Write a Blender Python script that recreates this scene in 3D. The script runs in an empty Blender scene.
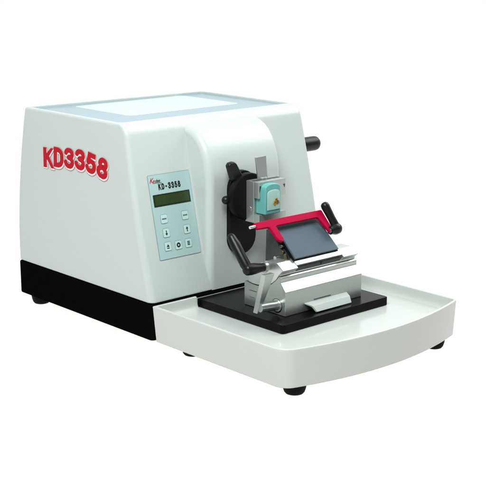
import bpy, bmesh, math
from mathutils import Vector, Matrix
PI = math.pi
scene = bpy.context.scene
COL = scene.collection

# ------------------------------------------------------------------ materials
def new_mat(name):
    m = bpy.data.materials.new(name); m.use_nodes = True
    nt = m.node_tree
    return m, nt, nt.nodes['Principled BSDF']

def mat(name, col, rough=.4, metal=0., spec=.5, coat=0., var=.04, vscale=30., bump=0., bscale=900., rvar=.05, sss=0.):
    m, nt, b = new_mat(name)
    N, Lk = nt.nodes, nt.links
    b.inputs['Metallic'].default_value = metal
    b.inputs['Specular IOR Level'].default_value = spec
    b.inputs['Coat Weight'].default_value = coat
    b.inputs['Coat Roughness'].default_value = .12
    tc = N.new('ShaderNodeTexCoord')
    nz = N.new('ShaderNodeTexNoise'); nz.inputs['Scale'].default_value = vscale; nz.inputs['Detail'].default_value = 4
    Lk.new(tc.outputs['Object'], nz.inputs['Vector'])
    mx = N.new('ShaderNodeMix'); mx.data_type = 'RGBA'
    Lk.new(nz.outputs['Fac'], mx.inputs['Factor'])
    mx.inputs['A'].default_value = tuple(max(0, c*(1-var)) for c in col) + (1,)
    mx.inputs['B'].default_value = tuple(min(1, c*(1+var)) for c in col) + (1,)
    Lk.new(mx.outputs['Result'], b.inputs['Base Color'])
    mr = N.new('ShaderNodeMapRange')
    mr.inputs['To Min'].default_value = max(.02, rough-rvar); mr.inputs['To Max'].default_value = min(1, rough+rvar)
    Lk.new(nz.outputs['Fac'], mr.inputs['Value']); Lk.new(mr.outputs['Result'], b.inputs['Roughness'])
    if bump:
        n2 = N.new('ShaderNodeTexNoise'); n2.inputs['Scale'].default_value = bscale; n2.inputs['Detail'].default_value = 2
        Lk.new(tc.outputs['Object'], n2.inputs['Vector'])
        bp = N.new('ShaderNodeBump'); bp.inputs['Strength'].default_value = bump; bp.inputs['Distance'].default_value = .001
        Lk.new(n2.outputs['Fac'], bp.inputs['Height']); Lk.new(bp.outputs['Normal'], b.inputs['Normal'])
    if sss:
        b.inputs['Subsurface Weight'].default_value = sss
        b.inputs['Subsurface Radius'].default_value = (.004, .006, .006)
        b.inputs['Subsurface Scale'].default_value = 1.0
    return m

def brushed(name, col, rough=.34, metal=.85, axis=0):
    m = mat(name, col, rough, metal, var=.05, vscale=20)
    nt = m.node_tree; N, Lk = nt.nodes, nt.links; b = N['Principled BSDF']
    tc = N.new('ShaderNodeTexCoord'); mp = N.new('ShaderNodeMapping')
    s = [500., 500., 500.]; s[axis] = 25.
    mp.inputs['Scale'].default_value = s
    nz = N.new('ShaderNodeTexNoise'); nz.inputs['Scale'].default_value = 1.; nz.inputs['Detail'].default_value = 2
    bp = N.new('ShaderNodeBump'); bp.inputs['Strength'].default_value = .05; bp.inputs['Distance'].default_value = .0004
    Lk.new(tc.outputs['Object'], mp.inputs['Vector']); Lk.new(mp.outputs['Vector'], nz.inputs['Vector'])
    Lk.new(nz.outputs['Fac'], bp.inputs['Height']); Lk.new(bp.outputs['Normal'], b.inputs['Normal'])
    return m

M = {}
M['enamel'] = mat('white_enamel', (.468, .512, .490), .36, spec=.4, coat=.3, var=.015, vscale=6, bump=.05, bscale=700)
M['tray'] = mat('white_tray_plastic', (.485, .51, .478), .34, spec=.4, coat=.55, var=.015, vscale=6, bump=.04, bscale=700)
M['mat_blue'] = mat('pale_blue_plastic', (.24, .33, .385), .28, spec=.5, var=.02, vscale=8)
M['reflection_white'] = mat('painted_white_reflection', (.47, .55, .58), .25, spec=.5, var=.02, vscale=8)  # bright reflection on the top tray, put into the colour
M['black'] = mat('black_base_paint', (.003, .003, .003), .6, spec=.0, var=.2, vscale=60, bump=.08, bscale=1500)
M['plate'] = mat('black_plate_enamel', (.003, .0033, .0036),   .24, spec=.08, var=.2, vscale=40, bump=.04, bscale=900)
M['anod'] = mat('black_anodised_metal', (.005, .005, .0055), .45, spec=.10, var=.2, vscale=60)
M['lever'] = mat('black_moulded_plastic', (.006, .007, .0072), .34, spec=.25, var=.2, vscale=80, bump=.06, bscale=1800)
M['rubber'] = mat('black_rubber', (.006, .006, .006), .65, spec=.06, var=.2, vscale=80)
M['alu'] = brushed('machined_aluminium', (.46, .49, .465), .30, .85, 0)
M['alu_light'] = brushed('satin_aluminium', (.66, .69, .67), .28, .85, 0)
M['alu_matt'] = mat('bead_blasted_aluminium', (.40, .44, .41), .55, .35, spec=.25, var=.04, vscale=60, bump=.05)
M['alu_clamp'] = brushed('clamp_aluminium', (.50, .53, .50), .34, .8, 2)
M['steel'] = mat('polished_steel', (.6, .61, .6), .2, 1., var=.05)
M['dark_metal'] = mat('dark_grey_metal', (.05, .06, .058), .45, .5, var=.1)
M['slate'] = mat('slate_grey_coated_steel', (.066, .092, .115), .42, spec=.12, var=.03, vscale=40, bump=.03)
M['red'] = mat('crimson_plastic', (.36, .002, .036), .5, spec=.04, var=.04, vscale=60, bump=.04)
M['brass'] = mat('brass', (.26, .21, .12), .35, 1.)
M['teal'] = mat('teal_cassette_plastic', (.12, .36, .345), .34, spec=.25, var=.06, vscale=90, sss=.3)
M['wax'] = mat('pale_teal_wax', (.36, .58, .52), .4, spec=.2, var=.1, vscale=120, sss=.4)
M['tissue'] = mat('stained_tissue', (.40, .24, .03), .5, var=.5, vscale=260)
M['tissue_dark'] = mat('dark_tissue', (.09, .05, .015), .5, var=.4, vscale=260)
M['panel'] = mat('pale_teal_overlay', (.345, .475, .465), .42, spec=.25, var=.02, vscale=30)
M['panel_edge'] = mat('grey_overlay_border', (.16, .24, .235), .45)
M['ink'] = mat('black_print', (.012, .016, .016), .5, spec=.2)
M['ink_red'] = mat('red_print', (.42, .003, .014), .5, spec=.08)
M['ink_pink'] = mat('pink_print', (.62, .18, .22), .5, spec=.2)
M['ink_white'] = mat('white_print', (.72, .72, .71), .5, spec=.2)
M['bezel'] = mat('screen_bezel', (.012, .02, .014), .3, spec=.4)
M['lcd'] = mat('dark_green_display', (.024, .046, .013), .22, spec=.4, var=.25, vscale=25)
M['lcd_on'] = mat('display_characters', (.032, .040, .014), .4)
M['button'] = mat('membrane_button', (.43, .60, .57), .4, spec=.25)
M['button_rim'] = mat('membrane_button_rim', (.17, .27, .27), .45)
M['mark'] = mat('faint_red_mark', (.50, .22, .25), .6, spec=.05)

# made-up translucent table, lets light through from below so the floor stays white
m, nt, b = new_mat('backlit_white_table'); nt.nodes.remove(b)
out = nt.nodes['Material Output']
tr = nt.nodes.new('ShaderNodeBsdfTranslucent'); tr.inputs['Color'].default_value = (.95, .95, .95, 1)
df = nt.nodes.new('ShaderNodeBsdfDiffuse'); df.inputs['Color'].default_value = (.9, .9, .9, 1)
ms = nt.nodes.new('ShaderNodeMixShader'); ms.inputs[0].default_value = .12
nt.links.new(tr.outputs[0], ms.inputs[1]); nt.links.new(df.outputs[0], ms.inputs[2]); nt.links.new(ms.outputs[0], out.inputs['Surface'])
M['acrylic'] = m

# ------------------------------------------------------------------ mesh helpers
def link(name, bm, mats, parent=None, smooth=35, weighted=True):
    if not isinstance(mats, (list, tuple)): mats = [mats]
    bmesh.ops.recalc_face_normals(bm, faces=bm.faces[:])
    me = bpy.data.meshes.new(name); bm.to_mesh(me); bm.free()
    for x in mats: me.materials.append(x)
    for p in me.polygons: p.use_smooth = True
    me.set_sharp_from_angle(angle=math.radians(smooth))
    o = bpy.data.objects.new(name, me); COL.objects.link(o)
    if weighted:
        w = o.modifiers.new('normals', 'WEIGHTED_NORMAL'); w.keep_sharp = True
    if parent: o.parent = parent
    return o

def BM(): return bmesh.new()

def add(bm, tmp, mi=0):
    """move the temporary bmesh into bm with one material index"""
    vs = {v: bm.verts.new(v.co) for v in tmp.verts}
    for f in tmp.faces:
        try:
            g = bm.faces.new([vs[v] for v in f.verts]); g.material_index = mi
        except ValueError: pass
    tmp.free()

def bevel(tmp, w, seg=3, ang=25):
    tmp.normal_update()
    es = [e for e in tmp.edges if len(e.link_faces) == 2 and e.calc_face_angle(0) > math.radians(ang)]
    if w > 0 and es:
        bmesh.ops.bevel(tmp, geom=es, offset=w, segments=seg, affect='EDGES', profile=.5, clamp_overlap=True)

def box(bm, x0, x1, y0, y1, z0, z1, bv=.001, mi=0, seg=2):
    hexa(bm, [(x0,y0,z0),(x1,y0,z0),(x1,y1,z0),(x0,y1,z0)], [(x0,y0,z1),(x1,y0,z1),(x1,y1,z1),(x0,y1,z1)], bv, mi, seg)

def hexa(bm, lo, hi, bv=.001, mi=0, seg=2):
    t = bmesh.new()
    a = [t.verts.new(p) for p in lo]; c = [t.verts.new(p) for p in hi]
    t.faces.new(a[::-1]); t.faces.new(c)
    for i in range(4):
        j = (i+1) % 4
        t.faces.new((a[i], a[j], c[j], c[i]))
    bmesh.ops.recalc_face_normals(t, faces=t.faces[:])
    bevel(t, bv, seg)
    add(bm, t, mi)

def prism(bm, poly, vec, bv=.001, mi=0, seg=2, ang=25):
    """planar 3-D polygon extruded along vec"""
    t = bmesh.new()
    a = [t.verts.new(p) for p in poly]; v = Vector(vec)
    c = [t.verts.new(Vector(p)+v) for p in poly]
    n = len(a)
    t.faces.new(a[::-1]); t.faces.new(c)
    for i in range(n):
        j = (i+1) % n
        t.faces.new((a[i], a[j], c[j], c[i]))
    bmesh.ops.recalc_face_normals(t, faces=t.faces[:])
    bevel(t, bv, seg, ang)
    add(bm, t, mi)

def extr(bm, yz, x0, x1, bv=.001, mi=0, seg=2, ang=25):
    prism(bm, [(x0, y, z) for y, z in yz], (x1-x0, 0, 0), bv, mi, seg, ang)

def frame_of(d):
    d = Vector(d).normalized()
    u = d.orthogonal().normalized(); w = d.cross(u)
    return d, u, w

def lathe(bm, p0, d, prof, seg=32, mi=0, sq=1.0):
    """prof: list of (distance along d, radius)"""
    d, u, w = frame_of(d); p0 = Vector(p0)
    t = bmesh.new(); rings = []
    for s, r in prof:
        if r <= 1e-6: rings.append([t.verts.new(p0+d*s)])
        else: rings.append([t.verts.new(p0+d*s+(u*math.cos(2*PI*k/seg)+w*sq*math.sin(2*PI*k/seg))*r) for k in range(seg)])
    for A, B in zip(rings, rings[1:]):
        for k in range(seg):
            j = (k+1) % seg
            if len(A) == 1 and len(B) == 1: continue
            if len(A) == 1: t.faces.new((A[0], B[k], B[j]))
            elif len(B) == 1: t.faces.new((A[k], B[0], A[j]))
            else: t.faces.new((A[k], B[k], B[j], A[j]))
    for R in (rings[0], rings[-1]):
        if len(R) > 1: t.faces.new(R)
    bmesh.ops.recalc_face_normals(t, faces=t.faces[:])
    add(bm, t, mi)

def cyl(bm, p0, p1, r, c=.001, seg=32, mi=0, r1=None):
    r1 = r if r1 is None else r1
    v = Vector(p1)-Vector(p0); L = v.length
    lathe(bm, p0, v, [(0, r-c), (c*.3, r-c*.3), (c, r), (L-c, r1), (L-c*.3, r1-c*.3), (L, r1-c)], seg, mi)

def capsule(bm, p0, p1, r0, r1, seg=24, mi=0):
    v = Vector(p1)-Vector(p0); L = v.length
    prof = []
    for k in range(7):
        a = -PI/2 + k*PI/12; prof.append((r0*math.sin(a), r0*math.cos(a) if k else 0))
    prof.append((L*.5, (r0+r1)*.5))
    for k in range(7):
        a = k*PI/12; prof.append((L+r1*math.sin(a), r1*math.cos(a) if k < 6 else 0))
    lathe(bm, p0, v, prof, seg, mi)

def loft(bm, rings, mi=0, cap0=True, cap1=True):
    t = bmesh.new(); R = [[t.verts.new(p) for p in r] for r in rings]; n = len(R[0])
    for A, B in zip(R, R[1:]):
        for k in range(n):
            j = (k+1) % n
            t.faces.new((A[k], A[j], B[j], B[k]))
    if cap0: t.faces.new(R[0][::-1])
    if cap1: t.faces.new(R[-1])
    bmesh.ops.recalc_face_normals(t, faces=t.faces[:])
    add(bm, t, mi)

def rrect(x0, x1, y0, y1, r, z, n=8, rs=None):
    """rounded rectangle ring; rs = radii at (x0y0, x1y0, x1y1, x0y1)"""
    rs = rs or [r]*4; pts = []
    for (cx, cy, sx, sy, a0), q in zip(((x0, y0, 1, 1, PI), (x1, y0, -1, 1, 1.5*PI), (x1, y1, -1, -1, 0), (x0, y1, 1, -1, .5*PI)), rs):
        for k in range(n+1):
            a = a0 + k*PI/2/n
            pts.append((cx+sx*q+q*math.cos(a), cy+sy*q+q*math.sin(a), z))
    return pts

def text_faces(s, size, sx=1., offset=0., shear=0., align='CENTER'):
    """glyph outlines as a flat bmesh in XY"""
    cu = bpy.data.curves.new('glyphs', 'FONT'); cu.body = s; cu.size = size; cu.align_x = align
    cu.offset = offset; cu.shear = shear; cu.resolution_u = 6
    o = bpy.data.objects.new('glyphs', cu); COL.objects.link(o)
    bpy.context.view_layer.update()
    me = bpy.data.meshes.new_from_object(o.evaluated_get(bpy.context.evaluated_depsgraph_get()))
    t = bmesh.new(); t.from_mesh(me)
    bpy.data.objects.remove(o); bpy.data.curves.remove(cu); bpy.data.meshes.remove(me)
    for v in t.verts: v.co.x *= sx
    return t

def place(bm, t, f, mi=0):
    """map flat bmesh through f(x, y) -> 3-D point and add"""
    for v in t.verts: v.co = f(v.co.x, v.co.y)
    add(bm, t, mi)

def root(name, loc, label, cat):
    o = bpy.data.objects.new(name, None); COL.objects.link(o)
    o.location = loc; o['label'] = label; o['category'] = cat; o.empty_display_size = .05
    return o

# geometry is written in world coordinates; parts are shifted to their root at the end
ROOTS = []
def thing(name, loc, label, cat):
    o = root(name, (0, 0, 0), label, cat); ROOTS.append((o, Vector(loc))); return o

# ------------------------------------------------------------------ dimensions (metres)
W, LB = .4483, .45          # body width, length
ZB, ZH, H = .083, .0905, .411
SL = .0728/(.4113-.0901)    # slope of the front face
def yfront(z): return (z-.0901)*SL

# ================================================================== MICROTOME
mic = thing('microtome', (.224, .22, 0),
            'large white benchtop microtome with red KD3358 lettering, teal control panel and black base', 'lab instrument')

# housing -----------------------------------------------------------
bm = BM()
def body_ring(z, inset=0., zz=None, r=None):
    s = (z-ZH)/(H-ZH); bulge = -.0045*4*s*(1-s)
    xi = .0035*s + bulge
    y0 = yfront(z); y1 = LB-.055*s**1.25
    rr = max(.004, .013-inset*.6) if r is None else r
    ring = rrect(xi+inset, W-xi-inset, y0+inset, y1-inset, rr, zz if zz is not None else z, 8)
    # the back edge runs a little skew, lower corner to the right
    return [(x, y-(.030*s*(x/W-.5) if y > .3 else 0), q) for x, y, q in ring]
rings = [body_ring(ZH+.0, .003), body_ring(ZH+.0008, .0012), body_ring(ZH+.003, 0)]
for k in range(1, 15): rings.append(body_ring(ZH+.003+(H-.026-ZH-.003)*k/14, r=.013-.004*k/14))
zt = H-.016
def top_ring(ix, iyf, iyb, z, r=.009):
    ring = body_ring(z, 0, z, r)
    y0, y1 = yfront(z), LB-.055
    out = []
    for x, y, q in ring:
        tx = (x/W-.5)*2; ty = (y-.073)/(y1-.073)
        out.append((x - ix*max(-1, min(1, tx*1.04)), y + (iyf*(1-ty) - iyb*ty), q))
    return out
RF, RS = .022, .0045        # edge radius at the front, at the sides and back
for a in (6, 14, 22, 30, 38, 46, 54, 61, 67, 72, 76, 80, 83.5, 87, 90):
    a = math.radians(a); d = RF*(1-math.sin(a))
    side = RS-math.sqrt(max(0, RS*RS-(RS-d)**2)) if d < RS else 0
    rings.append(top_ring(side, RF*(1-math.cos(a))*.9, side, H-d))
rings.append(top_ring(.0075, .024, .0085, H))
rings.append(top_ring(.0084, .0249, .0094, H-.0006))
rings.append(top_ring(.0090, .0256, .0100, H-.0022))
rings.append(top_ring(.0092, .0260, .0102, H-.0070))
loft(bm, rings)
housing = link('housing', bm, M['enamel'], mic, 40)

# shallow tray on top: blue margin and raised pad that paints in its white reflection
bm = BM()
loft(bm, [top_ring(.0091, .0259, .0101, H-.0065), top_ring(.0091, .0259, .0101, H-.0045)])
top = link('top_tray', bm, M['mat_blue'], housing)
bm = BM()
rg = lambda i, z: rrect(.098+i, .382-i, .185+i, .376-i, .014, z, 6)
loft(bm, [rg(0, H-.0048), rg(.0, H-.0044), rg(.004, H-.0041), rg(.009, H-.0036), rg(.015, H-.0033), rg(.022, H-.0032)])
link('mat', bm, M['reflection_white'], top)  # added pad in place of the bright reflection on the tray floor

# projecting front column ------------------------------------------
bm = BM()
prof = [(.10, ZH), (.0, ZH)]
for y, z in [(.0, .30), (.0022, .318), (.006, .336), (.0115, .352), (.019, .3665), (.029, .379), (.041, .3885), (.056, .3955), (.073, .3995), (.10, .402), (.14, .403)]:
    prof.append((y-.0022, z))
prof.append((.14, .30))
t = bmesh.new()
a = [t.verts.new((.1375, y, z)) for y, z in prof]; c = [t.verts.new((.3225, y, z)) for y, z in prof]
n = len(a); t.faces.new(a[::-1]); t.faces.new(c)
for i in range(n): t.faces.new((a[i], a[(i+1) % n], c[(i+1) % n], c[i]))
bmesh.ops.recalc_face_normals(t, faces=t.faces[:]); t.normal_update()
es = [e for e in t.edges if abs(e.verts[0].co.x-e.verts[1].co.x) < 1e-6 and e.calc_face_angle(0) > 1. and
      all(v.co.y < .12 and v.co.z > .08 for v in e.verts) and not all(abs(v.co.z-ZH) < 1e-4 for v in e.verts)]
bmesh.ops.bevel(t, geom=es, offset=.014, segments=8, affect='EDGES', profile=.5)
add(bm, t)
link('front_column', bm, M['enamel'], housing, 40)

# red lettering on the left wall -----------------------------------
bm = BM()
GLYPH = {  # thick stroke paths in a 1 x 1.35 cell
 '-': [[(.15, .62), (.80, .62)]],
 'K': [[(.14, -.08), (.14, 1.43)], [(.90, 1.55), (.20, .62)], [(.34, .86), (.93, -.22)]],
 'D': [[(.14, -.076), (.14, 1.426)], [(.14, 1.24), (.42, 1.24), (.66, 1.14), (.80, .92), (.82, .675), (.80, .43), (.66, .21), (.42, .11), (.14, .11)]],
 '3': [[(.13, 1.02), (.20, 1.16), (.36, 1.25), (.54, 1.25), (.70, 1.16), (.76, 1.0), (.70, .84), (.56, .745), (.38, .72)],
       [(.38, .72), (.60, .68), (.76, .56), (.80, .40), (.74, .22), (.58, .11), (.38, .10), (.20, .20), (.11, .36)]],
 '5': [[(.84, 1.24), (.075, 1.24)], [(.26, 1.24), (.18, .70)], [(.18, .66), (.32, .78), (.50, .81), (.68, .73), (.79, .57), (.80, .40), (.73, .22), (.57, .11), (.38, .10), (.21, .19), (.11, .34)]],
 '8': [[(.47, .72), (.28, .79), (.19, .96), (.24, 1.13), (.38, 1.24), (.56, 1.24), (.70, 1.13), (.75, .96), (.66, .79), (.47, .72)],
       [(.47, .72), (.24, .62), (.12, .43), (.16, .24), (.32, .11), (.47, .09), (.62, .11), (.78, .24), (.82, .43), (.70, .62), (.47, .72)]],
}
def smooth(pts, m=5):
    """Catmull-Rom through the points of a curved stroke"""
    if len(pts) < 4: return pts
    ring = pts[0] == pts[-1]; n = len(pts); out = []
    for i in range(n-1):
        p0 = pts[i-1] if i else (pts[-2] if ring else pts[0])
        p3 = pts[i+2] if i+2 < n else (pts[1] if ring else pts[-1])
        p1, p2 = pts[i], pts[i+1]
        for k in range(m):
            u = k/m
            out.append(tuple(.5*((2*b)+(c-a)*u+(2*a-5*b+4*c-d)*u*u+(-a+3*b-3*c+d)*u**3) for a, b, c, d in zip(p0, p1, p2, p3)))
    return out+[pts[-1]]
GLYPH = {ch: [smooth(p) for p in ps] for ch, ps in GLYPH.items()}
def stroke(bm, pts, w, fn, mi, depth, shift=0):
    """flat thick polyline, round at the joints and flat at the free ends"""
    k = 10; n = len(pts)-1; lo, hi = min(0, -.08-(w-.186)) + shift, 1.43+(w-.186) + shift
    for i, (p, q) in enumerate(zip(pts, pts[1:])):
        p, q = Vector(p), Vector(q); d = (q-p).normalized(); nrm = Vector((-d.y, d.x))
        loop = []
        a0 = math.atan2(nrm.y, nrm.x)
        ring = pts[0] == pts[-1]
        if i == 0 and not ring: loop += [p+nrm*w, p-nrm*w]
        else: loop += [p + Vector((math.cos(a0+PI*j/k), math.sin(a0+PI*j/k)))*w for j in range(k+1)]
        if i == n-1 and not ring: loop += [q-nrm*w, q+nrm*w]
        else: loop += [q + Vector((math.cos(a0+PI+PI*j/k), math.sin(a0+PI+PI*j/k)))*w for j in range(k+1)]
        vs = [bm.verts.new(fn(v.x, max(lo, min(hi, v.y)), depth + i*1e-6)) for v in loop]
        f = bm.faces.new(vs); f.material_index = mi
def wall_x(y, z):
    s = (z-ZH)/(H-ZH); return .0035*s - .0045*4*s*(1-s)
YC = .2285                  # middle of the word along the wall
S = .0262
for layer, (w, mi, dep, dy) in enumerate([(.238, 2, .0006, -.10), (.214, 3, .0009, -.08), (.178, 0, .0013, 0)]):
    for i, ch in enumerate('KD3358'):
        pos = (-2.5+i)*.0362                      # along the reading direction (-y)
        lift = (.3203, .3250, .3282, .3300, .3280, .3235)[i]
        ang = math.radians((2, 0, -2, -5, -9, -13)[i])
        def fn(gx, gy, d, pos=pos, lift=lift, ang=ang):
            gx = (gx-.47)*S*1.27; gy = (gy-.675)*S
            u = pos + gx*math.cos(ang) - gy*math.sin(ang)
            z = lift + gx*math.sin(ang) + gy*math.cos(ang)
            y = YC - u
            return (wall_x(y, z)-d, y, z)
        for j, path in enumerate(GLYPH[ch]):
            stroke(bm, [(x - dy*.25, yv+dy) for x, yv in path], w, fn, mi, dep + j*6e-5, dy)
o = link('model_lettering', bm, [M['ink_red'], M['ink_white'], M['ink_pink'], M['ink_white']], housing, weighted=False)

# control panel -----------------------------------------------------
PN = Vector((0, -1, SL)).normalized()              # outward normal of the front face
PU = Vector((0, SL, 1)).normalized()               # up the face
def pf(x, v, d):                                   # panel coordinates: x, height along the face, lift
    return Vector((x, 0, .0901)) + PU*v + PN*d
def rr2(x0, x1, v0, v1, r, n=5):
    return [(x, v) for x, v, _ in rrect(x0, x1, v0, v1, r, 0, n)]
def sheet(bm, x0, x1, v0, v1, r, d0, d1, mi, n=5):
    P = rr2(x0, x1, v0, v1, r, n)
    loft(bm, [[pf(x, v, d0) for x, v in P], [pf(x, v, d1) for x, v in P]], mi)
cvt = lambda z: (z-.0901)*math.sqrt(1+SL*SL)
VB, VT = cvt(.1635), cvt(.3165)
bm = BM()
sheet(bm, .0338, .1320, VB, VT, .002, -.0005, .0007, 1)
sheet(bm, .0345, .1313, VB+.0007, VT-.0007, .0015, .0002, .0010, 0)
def ptext(s, x, v, size, sx, off, mi, shear=0., rot=0.):
    t = text_faces(s, size, sx, off, shear)
    place(bm, t, lambda a, c: pf(x+a*math.cos(rot)-c*math.sin(rot), v+c*math.cos(rot)+a*math.sin(rot), .00115), mi)
for i, ch in enumerate('KD-3358'):
    for j, path in enumerate(GLYPH[ch]):
        stroke(bm, path, .20, lambda gx, gy, d, i=i: pf(.0812+(i-3)*.0076+(gx-.47)*.0058, cvt(.2938)+(gy-.675)*.0078, d), 2, .00112+j*2e-5)
# red slanted mark with a dark tail, top left corner
def flat(bm, pts, d, mi):
    f = bm.faces.new([bm.verts.new(pf(x, v, d)) for x, v in pts]); f.material_index = mi
lv = cvt(.3025)
for word, x0, sz, mi in (('K', .0366, .0125, 3), ('e', .0437, .0100, 3), ('dee', .0490, .0085, 2)):
    place(bm, text_faces(word, sz, .95, .0002, .42, 'LEFT'), lambda a, c, x0=x0: pf(x0+a, lv+c, .00115), mi)
flat(bm, [(.0440, lv-.0016), (.0640, lv-.0016), (.0646, lv-.0008), (.0444, lv-.0008)], .00116, 2)
panel = link('control_panel', bm, [M['panel'], M['panel_edge'], M['ink'], M['ink_red']], mic, weighted=False)
# display
bm = BM()
v0, v1 = cvt(.2588), cvt(.2808)
sheet(bm, .0395, .1255, v0, v1, .001, .0008, .0015, 0)
sheet(bm, .0425, .1225, v0+.0025, v1-.0025, .0008, .0013, .0018, 1)
for row in range(2):
    for k in range(14):
        if (k*7+row*5) % 6 == 0: continue
        x = .0475+k*.0047; v = v0+.0048+row*.0075
        for e in range(3):
            flat(bm, [(x+e*.0011, v+(e*3+k) % 3*.0008), (x+e*.0011+.0009, v+(e*3+k) % 3*.0008), (x+e*.0011+.0009, v+.0045), (x+e*.0011, v+.0045)], .0019, 2)
link('display', bm, [M['bezel'], M['lcd'], M['lcd_on']], panel, weighted=False)
# buttons
def button(x, z, sym):
    global bm
    bm = BM(); v = cvt(z); w = .0080
    sheet(bm, x-w, x+w, v-w*1.08, v+w*1.08, .0030, .0008, .0014, 1)
    sheet(bm, x-w+.0008, x+w-.0008, v-w*1.08+.0008, v+w*1.08-.0008, .0024, .0010, .0019, 0)
    F = lambda pts: flat(bm, [(x+a, v+c) for a, c in pts], .0021, 2)
    if sym == 'word':
        for k in range(4):
            F([(-.0050+k*.0026, -.0012), (-.0032+k*.0026, -.0012), (-.0032+k*.0026, .0014), (-.0050+k*.0026, .0014)])
    if sym in ('down', 'up'):
        s = 1 if sym == 'up' else -1
        F([(-.0010, -.0045*s), (.0010, -.0045*s), (.0010, .0008*s), (-.0010, .0008*s)][::s])
        F([(-.0030, .0008*s), (.0030, .0008*s), (0, .0050*s)][::s])
    if sym == 'eject':
        F([(-.0030, -.0042), (.0030, -.0042), (.0030, -.0024), (-.0030, -.0024)]); F([(-.0034, -.0010), (.0034, -.0010), (0, .0042)])
    if sym == 'ring':
        n = 20
        for k in range(n):
            a0, a1 = 2*PI*k/n, 2*PI*(k+1)/n
            F([(.0018*math.cos(a0), .0018*math.sin(a0)), (.0046*math.cos(a0), .0046*math.sin(a0)), (.0046*math.cos(a1), .0046*math.sin(a1)), (.0018*math.cos(a1), .0018*math.sin(a1))])
    if sym == 'bars':
        for k in (-1, 0, 1): F([(-.0030, k*.0028-.0009), (.0030, k*.0028-.0009), (.0030, k*.0028+.0009), (-.0030, k*.0028+.0009)])
    return link('button', bm, [M['button'], M['button_rim'], M['ink']], panel, weighted=False)
button(.0570, .2360, 'word'); button(.1065, .2362, 'word')
button(.0572, .2106, 'down'); button(.1062, .2106, 'up')
button(.0562, .1863, 'eject'); button(.0807, .1852, 'ring'); button(.1047, .1852, 'bars')

# black base, feet --------------------------------------------------
bm = BM()
br = lambda i, z: rrect(i, W-i, i, LB-i, max(.003, .009-i), z, 6)
loft(bm, [br(.0035, .020), br(.0008, .0208), br(.0, .023), br(.0, ZB+.0035), br(.001, ZB+.005), br(.0045, ZB+.0055), br(.0045, ZH+.001)])
link('base', bm, M['black'], mic)
def foot(x, y, parent):
    b2 = BM(); lathe(b2, (x, y, 0), (0, 0, 1), [(0, .0125), (.0010, .0150), (.004, .0175), (.010, .0195), (.0160, .0205), (.0215, .0210)], 32)
    return link('foot', b2, M['rubber'], parent)
for x, y in ((.026, .408), (.120, .060), (.418, .405), (.400, .060)): foot(x, y, mic)

# hand wheel on the right wall, only its handle shows past the body -
bm = BM()
wc = Vector((.474, .215, .262))
lathe(bm, (.440, .215, .272), (1, 0, 0), [(0, .016), (.022, .016), (.022, .030), (.026, .070), (.026, .088), (.0275, .0925), (.040, .0925), (.0415, .088), (.0415, .072), (.034, .066), (.034, .026), (.044, .022), (.044, 0)], 64)
wheel = link('hand_wheel', bm, M['lever'], mic)
bm = BM()
hp = Vector((.486, .130, .313))
lathe(bm, hp, (1, 0, 0), [(0, .0065), (.006, .0065), (.006, .0118), (.0075, .014), (.030, .0155), (.056, .0155), (.062, .0146), (.066, .0115), (.0675, .006), (.0678, 0)], 40)
link('handle', bm, M['lever'], wheel)

# base plate in the middle of the tray -----------------------------
bm = BM()
pl = lambda i, z: rrect(.1055+i, .3795-i, -.234+i, .060-i, .007, z, 6, [.007, .005, .002, .002])
loft(bm, [pl(.0006, .0672), pl(0, .0680), pl(0, .0818), pl(.0004, .0826), pl(.0012, .0830)])
link('base_plate', bm, M['plate'], mic)

# specimen head on the column --------------------------------------
def stadium(cx, z0, z1, r, y, n=16):
    pts = []
    for k in range(n+1): a = k*PI/n; pts.append((cx+r*math.cos(a), y, z1-r+r*math.sin(a)))
    for k in range(n+1): a = PI+k*PI/n; pts.append((cx+r*math.cos(a), y, z0+r+r*math.sin(a)))
    return pts
bm = BM()
loft(bm, [stadium(.2145, .1515, .3135, .0338, .002), stadium(.2145, .1515, .3135, .0338, -.0085), stadium(.2145, .1525, .3125, .0328, -.0098)])
head = link('specimen_head', bm, M['anod'], mic)
bm = BM()
lathe(bm, (.2100, -.006, .267), (0, -1, 0), [(0, .030), (.012, .034), (.016, .0445), (.025, .0450), (.028, .044), (.030, .041), (.030, 0)], 64)
link('orienting_disc', bm, M['anod'], head)
bm = BM()   # wing shaped locking lever, upper left
capsule(bm, (.196, -.008, .300), (.195, -.020, .301), .0100, .0090)
prism(bm, [(x, -.0270, z) for x, z in ((.1645, .329), (.1690, .3345), (.1790, .3360), (.1850, .3315), (.2010, .306), (.2000, .298), (.1850, .2960), (.1740, .302))], (0, .0130, 0), .0042, 0, 3, 20)
link('locking_lever', bm, M['lever'], head)
bm = BM()
capsule(bm, (.192, -.014, .2635), (.1650, -.017, .2640), .0072, .0080)
link('adjusting_knob', bm, M['lever'], head)

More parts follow.
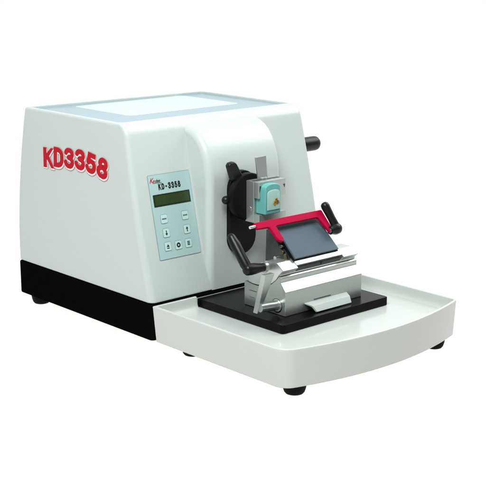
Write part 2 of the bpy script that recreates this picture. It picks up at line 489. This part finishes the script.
# aluminium specimen clamp
bm = BM()
box(bm, .1995, .2680, -.056, -.032, .2215, .3000, .0012)
def jaw(z0, z1, y, up):      # jaw with an arched relief for the cassette
    xa, xb = .1995, .2680; pts = [(xa, y, z0), (xa, y, z1), (xb, y, z1), (xb, y, z0)]
    if up:
        pts = [(xa, y, z1), (xb, y, z1), (xb, y, z0)]
        pts += [(.2500, y, z0)] + [(.2270+.0230*math.cos(a), y, z0+.022*math.sin(a)) for a in [PI*k/10 for k in range(1, 10)]] + [(.2040, y, z0), (xa, y, z0)]
    return pts
prism(bm, jaw(.2690, .3000, -.0555, True), (0, -.0145, 0), .0012, 0, 2, 40)
prism(bm, jaw(.2215, .2390, -.0555, False), (0, -.0160, 0), .0012, 0, 2, 40)
prism(bm, [(.2010, -.0698, .2930), (.2010, -.0698, .2800), (.2055, -.0698, .2930)], (0, -.0005, 0), 0, 1)
prism(bm, [(.2660, -.0698, .2900), (.2610, -.0698, .2900), (.2652, -.0698, .2830)], (0, -.0005, 0), 0, 1)
box(bm, .2010, .2665, -.0552, -.0470, .2995, .3004, .0002, 1)
clamp = link('specimen_clamp', bm, [M['alu_clamp'], M['dark_metal']], head, 30)
bm = BM()
cyl(bm, (.2000, -.045, .2470), (.1988, -.045, .2470), .0048, .0004)
link('clamp_screw', bm, M['alu_light'], clamp)
bm = BM()
hexa(bm, [(.2200, -.0480, .2985), (.2430, -.0480, .2985), (.2430, -.0430, .2985), (.2200, -.0430, .2985)],
     [(.2165, -.0430, .3415), (.2430, -.0430, .3425), (.2430, -.0385, .3425), (.2165, -.0385, .3415)], .0012)
cyl(bm, (.2315, -.0455, .2985), (.2315, -.0455, .3035), .0085, .0008)
link('clamp_lever', bm, M['alu_clamp'], clamp)

# ================================================================== CASSETTE
cas = thing('specimen_cassette', (.224, -.075, .24), 'teal plastic specimen cassette with yellow tissue gripped in the silver clamp', 'cassette')
def arch(x0, x1, z0, z1, rise, y, n=12):
    pts = [(x0, y, z0), (x1, y, z0)]
    c = (x0+x1)/2; h = (x1-x0)/2
    for k in range(n+1):
        a = PI*k/n; pts.append((c+h*math.cos(a)*(1-.0), y, z1-rise+rise*math.sin(a)**.6))
    return pts
bm = BM()
prism(bm, arch(.2040, .2430, .2400, .2975, .013, -.0565), (0, -.0265, 0), .0022, 0, 3, 40)
cbody = link('cassette_body', bm, M['teal'], cas)
bm = BM()
prism(bm, arch(.2085, .2400, .2480, .2860, .009, -.0825), (0, -.0016, 0), .0007, 0, 2, 40)
wax = link('wax_block', bm, M['wax'], cas)
bm = BM()
import random
rnd = random.Random(4)
blobs = [(rnd.gauss(0, .0026), rnd.gauss(0, .0030), rnd.uniform(.0022, .0042), 0) for _ in range(11)] + [(rnd.gauss(.0004, .0022), rnd.gauss(-.0003, .0024), rnd.uniform(.0007, .0019), 1) for _ in range(12)]
for k, (dx, dz, r, mi) in enumerate(blobs):
    n = 16; d = -.0838-.0006*mi
    ring = lambda q, y: [(.2300+dx*1.1+q*r*math.cos(2*PI*j/n)*(1+.22*math.sin(2*PI*j/n*3+k*1.7)), y-k*4e-5, .2640+dz*1.1+q*r*math.sin(2*PI*j/n)*(1+.18*math.cos(2*PI*j/n*2+k*2.3))) for j in range(n)]
    loft(bm, [ring(1, d), ring(.92, d-.0007), ring(.6, d-.0011)], mi)
link('tissue_sample', bm, [M['tissue'], M['tissue_dark']], wax)

# ================================================================== KNIFE HOLDER
kh = thing('knife_holder', (.244, -.145, .083), 'silver machined knife holder with red finger guard standing on the black plate', 'knife holder')
XA, XB = .145, .343
bm = BM()
arc = [(-.1825, .1535), (-.1735, .1445), (-.1635, .1365), (-.1515, .1310), (-.1390, .1275), (-.1260, .1258), (-.1130, .1258), (-.1010, .1275)]
base = [(-.199, .0832), (-.199, .1270), (-.1855, .1430), (-.1855, .1500)] + arc + [(-.0905, .1275), (-.0905, .0832)]
extr(bm, base, XA, XB, .0009, 0, 2, 22)
box(bm, XA-.0002, XA+.002, -.1240, -.1040, .1128, .1138, 0, 1)
box(bm, XA-.0002, XA+.002, -.1180, -.1050, .1004, .1010, 0, 1)
hb = link('holder_base', bm, [M['alu'], M['dark_metal']], kh, 18)
bm = BM()    # bored hub on the end face
lathe(bm, (XA+.001, -.178, .1000), (-1, 0, 0), [(0, .0118), (.0022, .0118), (.0028, .0112), (.0028, .0)], 36)
lathe(bm, (XA+.0012, -.1775, .0993), (-1, 0, 0), [(0, .0132), (.0014, .0132), (.0014, .0)], 36, 1)
link('shaft_hub', bm, [M['alu_light'], M['anod']], hb)
bm = BM()
lathe(bm, (XA-.0015, -.1765, .1003), (-1, .06, .05), [(0, .0078), (.002, .0088), (.026, .0088), (.030, .0082), (.037, .0080), (.037, 0)], 32)
hexa(bm, [(.1035, -.1705, .0905), (.1095, -.1715, .0905), (.1095, -.1600, .0905), (.1035, -.1590, .0905)],
     [(.1035, -.1920, .1655), (.1245, -.1935, .1660), (.1245, -.1820, .1660), (.1035, -.1805, .1655)], .0012)
link('locking_lever', bm, M['alu'], kh)
bm = BM()    # bent sheet lip along the front
lip = [(-.1985, .0995), (-.1985, .0975), (-.2105, .0932), (-.2175, .0842), (-.2200, .0852), (-.2122, .0957)]
t = bmesh.new()
extr(t, lip, .1920, .3030, .0005, 0, 2, 20)
for v in t.verts:       # slanted ends
    k = (v.co.y+.1985)/-.020
    if v.co.x < .25: v.co.x += .012*k
    else: v.co.x -= .008*k
add(bm, t)
link('front_lip', bm, M['alu_matt'], kh, 25)
bm = BM()
box(bm, .2170, .2600, -.1997, -.1985, .1008, .1024, .0002)
link('lip_slot', bm, M['dark_metal'], hb)

# tilting carrier in the cradle
bm = BM()
car = [(-.1905, .1605), (-.1925, .1660), (-.1750, .1765), (-.1490, .1755), (-.1375, .1700), (-.1055, .1440), (-.1010, .1286)]
arc2 = [(y-.0004, z+.0011) for y, z in arc[::-1]]
prof_mid = [(-.1825, .1610), (-.1840, .1640), (-.1720, .1745), (-.1490, .1740), (-.1375, .1690), (-.1055, .1435)] + arc2
extr(bm, prof_mid, XA+.002, XB-.002, .0007, 0, 2, 24)
carrier = link('knife_carrier', bm, M['alu'], kh, 18)
for x0, x1 in ((XA, XA+.038), (XB-.043, XB-.004)):
    bm = BM()
    blk = [(-.1840, .1580), (-.1930, .1655), (-.1765, .1775), (-.1480, .1765), (-.1365, .1705), (-.1045, .1445), (-.1008, .1290)] + arc2[1:-1]
    extr(bm, blk, x0, x1, .0009, 0, 2, 24)
    # fine printed scale mark on the sloping face
    e = Vector((0, .0165, .0120)).normalized(); nn = Vector((0, -.0120, .0165)).normalized()
    o0 = Vector((x0+(x1-x0)*.5, -.1885, .1690))
    for a0, a1, c0, c1 in ((-.0035, -.0028, 0, .008), (-.0028, .0010, 0, .0008), (.0022, .0046, .001, .0018)):
        f = bm.faces.new([bm.verts.new(o0+Vector((a, 0, 0))+e*c+nn*.0006) for a, c in ((a0, c0), (a1, c0), (a1, c1), (a0, c1))]); f.material_index = 1
    link('end_block', bm, [M['alu_light'], M['mark']], carrier, 18)
bm = BM()    # front strip below the pressure plate
extr(bm, [(-.1845, .1660), (-.1900, .1700), (-.1790, .1790), (-.1700, .1790), (-.1700, .1700)], XA+.0385, XB-.0435, .0006)
link('clamping_strip', bm, M['alu_light'], carrier, 18)
bm = BM()    # dark slot and its screw
box(bm, XA+.040, XB-.045, -.1848, -.1820, .1575, .1645, .0004)
cyl(bm, (.250, -.1835, .1612), (.250, -.1868, .1612), .0025, .0004, 16)
link('slot_strip', bm, M['dark_metal'], carrier)

# dark wedge that carries the blade
bm = BM()
extr(bm, [(-.1740, .1760), (-.1270, .2240), (-.1170, .2240), (-.1150, .1640), (-.1350, .1660)], .1745, .2950, .0008)
link('blade_support', bm, M['dark_metal'], kh, 25)
# slate pressure plate
sd = Vector((0, -.050, -.0488)).normalized(); sn = Vector((0, -.0488, .050)).normalized()
def sl(x, v, d): return Vector((x-.0115, -.1220, .2335)) + sd*v + sn*d
bm = BM()
pp = [(.1942, .0125), (.1962, .0100), (.1995, .0090), (.2950, .0090), (.2990, .0100), (.3016, .0128), (.3058, .0820), (.1945, .0820)]
t = bmesh.new(); prism(t, [sl(x, v, .0022) for x, v in pp], sn*.0042, .0009, 0, 2)
add(bm, t)
t = bmesh.new(); prism(t, [sl(x+(.0012 if x > .25 else -.0012), v-.0125 if v < .05 else v+.0016, -.0025) for x, v in pp], sn*.0045, .0006, 1, 2)  # black backing, extended upward to draw the shadow gap under the guard
add(bm, t, 1)
link('pressure_plate', bm, [M['slate'], M['anod']], kh, 25)
# red finger guard
gd = Vector((0, -.0285, -.0350)).normalized(); gn = Vector((0, -.0350, .0285)).normalized()
def gl(x, v, d): return Vector((x-.0105, -.1345, .2430)) + gd*v + gn*d
bm = BM()
gp = [(.1355, -.0005), (.3020, -.0005), (.3045, .0010), (.3085, .0450), (.2985, .0465), (.2880, .0150), (.2850, .0130), (.1830, .0130), (.1805, .0150),
      (.1840, .0395), (.1825, .0430), (.1790, .0450), (.1745, .0430), (.1700, .0385), (.1655, .0150), (.1630, .0130), (.1370, .0120)]
prism(bm, [gl(x, v, 0) for x, v in gp], gn*.0062, .0011, 0, 3, 20)
guard = link('finger_guard', bm, M['red'], kh, 30)
bm = BM()
cyl(bm, gl(.1360, .0055, .003), gl(.1235, .0055, .003), .0030, .0006, 20)
link('pivot_pin', bm, M['steel'], guard)
bm = BM()    # small brass and steel screws beside the plate
cyl(bm, (.1770, -.1600, .1890), (.1700, -.1620, .1900), .0034, .0005, 20)
cyl(bm, (.1760, -.1690, .1770), (.1760, -.1660, .1870), .0032, .0005, 20)
link('fixing_screw', bm, M['brass'], kh)
bm = BM()
cyl(bm, (.1800, -.1560, .1980), (.1720, -.1580, .2000), .0026, .0004, 20)
cyl(bm, (.1760, -.1450, .1760), (.1700, -.1450, .1760), .0042, .0006, 24)
link('fixing_screw', bm, M['steel'], kh)

# black clamping levers, one at each end
def lever(h0, h1, tip, rh, r0, r1):
    b2 = BM(); h0, h1, tip = Vector(h0), Vector(h1), Vector(tip); v = h1-h0; L = v.length
    lathe(b2, h0, v, [(0, rh*.72), (L*.3, rh*.78), (L*.62, rh*.98), (L*.85, rh*1.04), (L+rh*.3, rh*.98), (L+rh*.62, rh*.75), (L+rh*.82, rh*.40), (L+rh*.88, 0)], 32)
    d = tip-h1; A = d.length
    lathe(b2, h1, d, [(-r0*.6, r0*.6), (A*.15, r0*.92), (A*.45, r0*.86), (A*.75, r0*.92), (A-r1*.2, r1), (A+r1*.35, r1*.88), (A+r1*.7, r1*.5), (A+r1*.8, 0)], 28)
    return link('clamping_lever', b2, M['lever'], kh)
l1 = lever((.1460, -.1445, .1640), (.1060, -.1435, .1660), (.1040, -.1010, .2185), .0104, .0105, .0078)
bm = BM(); cyl(bm, (.1480, -.1445, .1640), (.1415, -.1445, .1640), .0100, .0008)
link('washer', bm, M['alu'], l1)
l2 = lever((.2900, -.1655, .2120), (.3085, -.1655, .2135), (.2985, -.1435, .2550), .0105, .0085, .0082)
bm = BM(); cyl(bm, (.2890, -.1655, .2120), (.2930, -.1655, .2122), .0048, .0006)
link('washer', bm, M['steel'], l2)

# ================================================================== WASTE TRAY
tray = thing('waste_tray', (.224, -.19, 0), 'shallow white catch tray with bowed front edge in front of the instrument', 'tray')
def outline(i, zf):
    """plan outline at inset i; zf(x, y) gives the height"""
    pts = []; r = max(.006, .026-i)
    x0, x1 = i, W-i; yb = -.0030-i
    def arcp(x):            # bowed front
        s = (x-W/2)/(W/2); return -.3815+i + .0375*s*s
    # left side going to the front
    for k in range(9): pts.append((x0, yb + (arcp(x0)+r-yb)*k/8))
    def corner(cx, a0, right):
        rr = r if not right else max(.003, .009-i*.5)
        return rr
    cy = arcp(x0+r)+r
    for k in range(1, 9):
        a = PI + k*PI/2/8; pts.append((x0+r+r*math.cos(a), (arcp(x0)+r) + r*math.sin(a) + (arcp(x0+r)-arcp(x0))*(k/8)))
    r2 = max(.003, .010-i*.6)
    for k in range(1, 33):
        x = x0+r + (x1-r2-x0-r)*k/32; pts.append((x, arcp(x)))
    for k in range(1, 9):
        a = 1.5*PI + k*PI/2/8; pts.append((x1-r2+r2*math.cos(a), (arcp(x1)+r2) + r2*math.sin(a) + (arcp(x1-r2)-arcp(x1))*(1-k/8)))
    for k in range(1, 9): pts.append((x1, arcp(x1)+r2 + (yb-arcp(x1)-r2)*k/8))
    for x in (.3860, .3855, .38, .33, .24, .16, .1035, .1030, .0990, .0985):
        pts.append((x, yb))
    return [(x, y, zf(x, y)) for x, y in pts]
ZR, ZF = .0885, .0666
def rim(dz):
    def f(x, y):
        if y > -.02 and .1 < x < .3858: return min(ZR-dz, ZF+.0002)     # the back is cut away where the plate passes
        return ZR-dz
    return f
c_ = lambda z: (lambda x, y: z)
bm = BM()
rg = [outline(.0075, c_(.0200)), outline(.0052, c_(.0204)), outline(.0042, c_(.0220)), outline(.0005, c_(.0840)), outline(.0002, rim(.0016)), outline(.0008, rim(.0005)), outline(.0016, rim(0)),
      outline(.0046, rim(0)), outline(.0054, rim(.0005)), outline(.0060, rim(.0016)), outline(.0068, rim(.0090)), outline(.0078, rim(.0150)), outline(.0098, rim(.0190)), outline(.0130, rim(.0213)), outline(.0170, c_(ZF))]
loft(bm, rg)
link('tray_body', bm, M['tray'], tray, 40)
for x, y in ((.046, -.325), (.405, -.326), (.046, -.060), (.414, -.052)): foot(x, y, tray)

# ------------------------------------------------------------------ roots to their bases
for o, loc in ROOTS:
    o.location = loc
    for ch in o.children: ch.location = ch.location - loc

# ================================================================== SURFACE, LIGHT, CAMERA
bm = BM()
n = 96; R = 2.1
f = bm.faces.new([bm.verts.new((R*math.cos(2*PI*k/n)+.2, R*math.sin(2*PI*k/n), 0)) for k in range(n)])
tb = link('table_surface', bm, M['acrylic'], None, weighted=False); tb['kind'] = 'structure'

def area(name, loc, target, size, power, col, shape='RECTANGLE', size_y=None):
    l = bpy.data.lights.new(name, 'AREA'); l.energy = power; l.color = col; l.shape = shape; l.size = size
    if size_y: l.size_y = size_y
    o = bpy.data.objects.new(name, l); COL.objects.link(o); o.location = loc
    o.rotation_euler = (Vector(target)-Vector(loc)).to_track_quat('-Z', 'Y').to_euler()
    return o
area('under_table_fill', (.2, 0, -1.0), (.2, 0, 0), 8.0, 124, (1., .98, .91), 'DISK')  # added unseen fill that whitens the table from below
area('key_softbox', (-.92, -.84, 1.95), (.2, .1, .2), 1.0, 74, (.945, 1., 1.0), 'RECTANGLE', 1.0)
area('right_softbox', (1.75, -.40, 1.75), (.24, -.10, .17), 1.5, 30, (.96, 1., .99), 'RECTANGLE', 1.3)

# studio surroundings: bright white sweep behind the set, dimmer room behind the camera
w = bpy.data.worlds.new('World'); scene.world = w; w.use_nodes = True
nt = w.node_tree; bg = nt.nodes['Background']
tc = nt.nodes.new('ShaderNodeTexCoord')
dt = nt.nodes.new('ShaderNodeVectorMath'); dt.operation = 'DOT_PRODUCT'; dt.inputs[1].default_value = (.60, .80, 0)
mr = nt.nodes.new('ShaderNodeMapRange'); mr.interpolation_type = 'SMOOTHSTEP'
mr.inputs['From Min'].default_value = -.35; mr.inputs['From Max'].default_value = .55
mr.inputs['To Min'].default_value = .06; mr.inputs['To Max'].default_value = 1.06
nt.links.new(tc.outputs['Generated'], dt.inputs[0]); nt.links.new(dt.outputs['Value'], mr.inputs['Value'])
nt.links.new(mr.outputs['Result'], bg.inputs['Strength'])
bg.inputs['Color'].default_value = (.98, 1., .99, 1)

cam = bpy.data.cameras.new('camera'); co = bpy.data.objects.new('camera', cam); COL.objects.link(co)
ya, pi_, f = .7322, .2433, 1233.9
cam.sensor_width = 36; cam.lens = 36*f/486; cam.shift_y = 5.67/486; cam.clip_start = .05; cam.clip_end = 100
co.location = (-1.3128, -1.7087, .7287)
fw = Vector((math.sin(ya)*math.cos(pi_), math.cos(ya)*math.cos(pi_), -math.sin(pi_)))
co.rotation_euler = fw.to_track_quat('-Z', 'Y').to_euler()
scene.camera = co
scene.view_settings.view_transform = 'Standard'; scene.view_settings.look = 'None'
scene.view_settings.exposure = 0; scene.view_settings.gamma = 1
scene.cycles.max_bounces = 10; scene.cycles.diffuse_bounces = 5
scene.cycles.use_denoising = True
